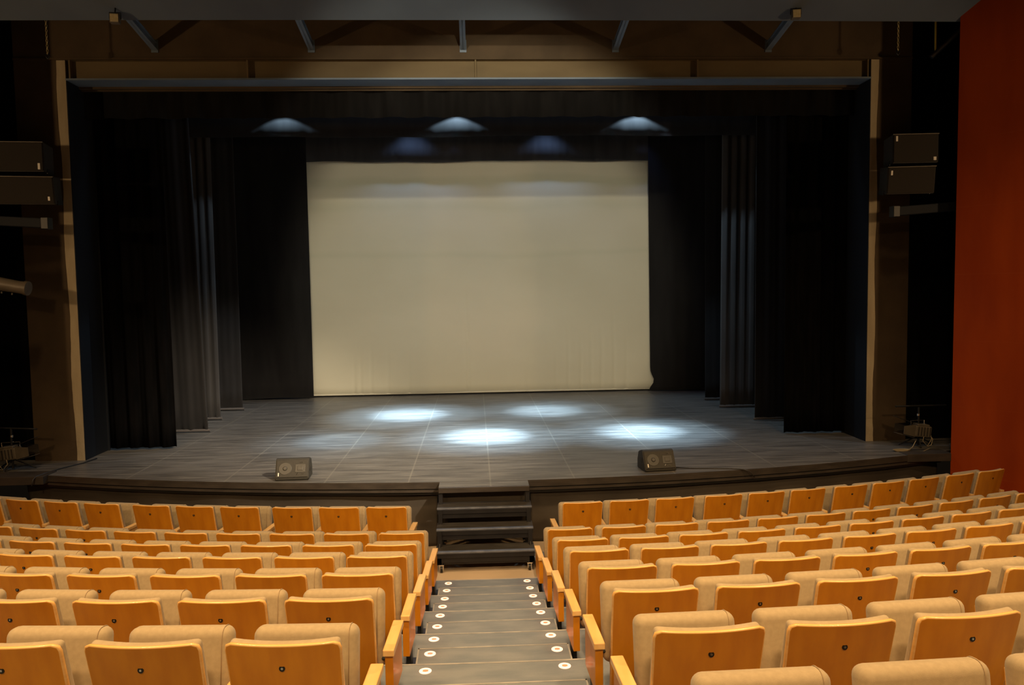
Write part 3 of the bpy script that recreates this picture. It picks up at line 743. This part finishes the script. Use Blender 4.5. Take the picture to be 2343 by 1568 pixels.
def make_seat_meshes():
    root = empty('auditorium_seat', (0, 0, 0))
    REC = math.tan(radians(13.6))
    # wood back: curved, reclined, rounded upper corners
    b = MB(); nx, nz = 16, 14; H0, H1 = .17, .770; rc = .03
    def pt(i, j, front):
        z = H1 - (H1 - H0) * (j / nz) ** 1.5
        hw = HW - .010 * ((H1 - z) / (H1 - H0))
        d = H1 - z
        if d < rc: hw -= rc - sqrt(max(0, rc * rc - (rc - d) ** 2))
        u = 2 * i / nx - 1
        x = u * hw
        y = (H1 - z) * REC - .034 * (1 - (x / HW) ** 2) + (.021 if front else 0)
        return (x, y, z - (.004 * 0))
    g = {}
    for f in (0, 1):
        for i in range(nx + 1):
            for j in range(nz + 1): g[f, i, j] = b.bm.verts.new(pt(i, j, f))
    for i in range(nx):
        for j in range(nz):
            for f in (0, 1):
                b.bm.faces.new((g[f, i, j], g[f, i + 1, j], g[f, i + 1, j + 1], g[f, i, j + 1]))
    def strip(seq):
        for a, c in zip(seq, seq[1:]):
            fc = b.bm.faces.new((g[(0,) + a], g[(0,) + c], g[(1,) + c], g[(1,) + a])); fc.material_index = 1
    strip([(i, 0) for i in range(nx + 1)]); strip([(i, nz) for i in range(nx + 1)])
    strip([(0, j) for j in range(nz + 1)]); strip([(nx, j) for j in range(nz + 1)])
    bmesh.ops.recalc_face_normals(b.bm, faces=b.bm.faces[:])
    sharp = [e for e in b.bm.edges if len(e.link_faces) == 2 and e.link_faces[0].material_index != e.link_faces[1].material_index]
    bmesh.ops.bevel(b.bm, geom=sharp, offset=.0075, segments=3, profile=.5, affect='EDGES', material=1)
    wb = b.build('wood_back', [WOOD, PLY], root, smooth=50)
    # bolt with washer
    z = .665; y = (H1 - z) * REC - .034
    b = MB(); ax = Vector((0, -1, -REC * -0)).normalized()
    b.tube([(0, y + .002, z), (0, y - .002, z)], .0125, 16); 
    b.build('bolt', BOLT, wb, smooth=30)
    MB().tube([(0, y - .001, z), (0, y - .004, z)], .005, 8).build('bolt_centre', CHROME, wb)
    # back cushion
    b = rounded_pad(.452, .50, .058, .022, curve=-.026)
    b.xf(Matrix.Translation((0, .012, .758)) @ Matrix.Rotation(radians(13.6), 4, 'X') @ Matrix.Translation((0, 0, -.50)))
    b.build('back_cushion', CLOTH, root, smooth='all')
    # folded seat: cushion with a wooden pan on its underside
    T = Matrix.Translation((0, .335, .682)) @ Matrix.Rotation(radians(-9), 4, 'X')
    b = rounded_pad(.468, .45, .105, .042); b.xf(T @ Matrix.Translation((0, 0, -.45))); sc = b.build('seat_cushion', CLOTH, root, smooth='all')
    b = MB()
    for sx in (1,):
        x = sx * .197
        pts_ = []
        for k in range(21):
            a = -pi / 2 + pi * k / 20
            pts_.append((x, .0525 + .0525 * sin(a) * 1.0, -.042 + .042 * cos(a)))
        prof = [(x, -.001, -.40), (x, -.001, -.042)] + [(x, .042 - .043 * cos(t), -.042 + .043 * sin(t)) for t in [pi / 2 * q / 6 for q in range(7)]] + [(x, .063 + .043 * sin(t), -.042 + .043 * cos(t)) for t in [pi / 2 * q / 6 for q in range(7)]] + [(x, .106, -.2)]
        b.tube(prof, .0022, 5)
    b.xf(T); b.build('piping', PIPING, sc, smooth='all')
    b = MB(); b.box(-.215, .215, .094, .110, -.445, -.055, 0, .005); b.xf(T); b.build('seat_pan', PLY, root)
    # pivots between seat and supports
    b = MB(); b.tube([(-.238, .30, .30), (.262, .30, .30)], .013, 8); b.build('pivot_bar', BLACKMETAL, root, smooth=40)
    return root

def make_support(x, root, aisle):
    b = MB(); b.box(x - .0305, x + .0305, .05, .44, .425, .462, 0, .005)
    a = b.build('armrest', ARM, root)
    b = MB(); b.box(x - .022, x + .022, .07, .40, .175, .425, 0, .003)
    p = b.build('arm_panel', WOOD if aisle else ARM, root)
    b = MB(); b.box(x - .015, x + .015, .16, .28, .03, .18, 0, .003); b.box(x - .035, x + .035, .08, .36, .020, .032, 0, .002)
    l = b.build('leg', BLACKMETAL, root)
    b = MB(); b.tube([(x, .11, .032), (x, .11, .045)], .009, 8); b.build('bolt', CHROME, l)
    return [a, p, l]

seat = make_seat_meshes()
PITCH_ = .5685
sup_r = make_support(PITCH_ / 2, seat, False)      # every seat carries the support on its right; the leftmost of a block one more
def remove_tree(o):
    for c in list(o.children): remove_tree(c)
    bpy.data.objects.remove(o)
end_store = empty('seat_support', (0, 0, 0)); make_support(-PITCH_ / 2, end_store, True)
endR_store = empty('seat_support', (0, 0, 0)); make_support(PITCH_ / 2 + .015, endR_store, True)
endL_store = empty('seat_support', (0, 0, 0)); make_support(-PITCH_ / 2 - .015, endL_store, True)

rowsS = {}
rowsS[0] = ([-1.35, -1.90, -2.45, -3.08, -3.63, -4.18, -4.83, -5.39, -5.95, -6.52], [.92, 1.475, 2.03, 2.635, 3.19, 3.745, 4.345, 4.90, 5.455, 6.05, 6.605])
for k in range(1, 8):
    rowsS[k] = ([-1.085 - i * PITCH_ for i in range(12)], [.655 + i * PITCH_ for i in range(16)])
rownames = ['front', 'second', 'third', 'fourth', 'fifth', 'sixth', 'seventh', 'eighth']
made = 0
jit = random.Random(21)
for k in range(8):
    R = CY - ROWY[k]
    fz = ROWZ[k] - .77
    for bi, slist in enumerate(rowsS[k]):
        if k == 7 and bi == 0: continue
        side = 'left' if bi == 0 else 'right'
        kept = []
        for i, s in enumerate(slist):
            th = s / R; x, y = arc(R, th)
            if abs(x - AX) > abs(wall_x(y, 1 if x > 0 else -1) - AX) - .36: continue
            ylo = y + .4
            if x + .30 < -.612 * ylo or x - .30 > .715 * ylo: continue
            kept.append((i, s, x, y, th))
        for n_, (i, s, x, y, th) in enumerate(kept):
            root = seat if made == 0 else copy_tree(seat)
            made += 1
            if k == 0:       # the front row stands on the landing on taller legs
                zz = Z_LAND; 
            root.location = (x, y, fz); root.rotation_euler = (0, 0, th + jit.uniform(-.006, .006))
            tag(root, 'beech and beige fabric folding seat, %s row from stage, %s from aisle, %s block' % (rownames[k], ORD[i], side), 'seat', '%s row seats, %s block' % (rownames[k], side))
            if k == 0:       # seats of the front row stand closer together
                for ch in root.children:
                    if ch.name.split('.')[0] in ('armrest', 'arm_panel', 'leg'): ch.location.x = -.018
            # supports: aisle end gets its own darker-panelled support
            if bi == 0 and i == 0:
                for ch in list(root.children):
                    if ch.name.split('.')[0] in ('armrest', 'arm_panel', 'leg') and made > 1: remove_tree(ch)
                if made > 1:
                    for ch in endR_store.children: copy_tree(ch, root)
            if bi == 1 and i == 0:
                for ch in endL_store.children: copy_tree(ch, root)
            if bi == 0 and n_ == len(kept) - 1:
                for ch in end_store.children: copy_tree(ch, root)
for e in (end_store, endR_store, endL_store): remove_tree(e)
# low riser blocks that carry the front row at its height
for t0, t1, nm in ((-.325, -.052, 'floor_front_left'), (.018, .325, 'floor_front_right')):
    zf = ROWZ[0] - .75
    struct(arc_band(CY - 9.35, CY - 8.68 - .002, Z_LAND, zf - .001, max(t0, wall_theta(CY - 9.3, -1)), min(t1, wall_theta(CY - 9.3, 1)), 40, CARPET, nm))
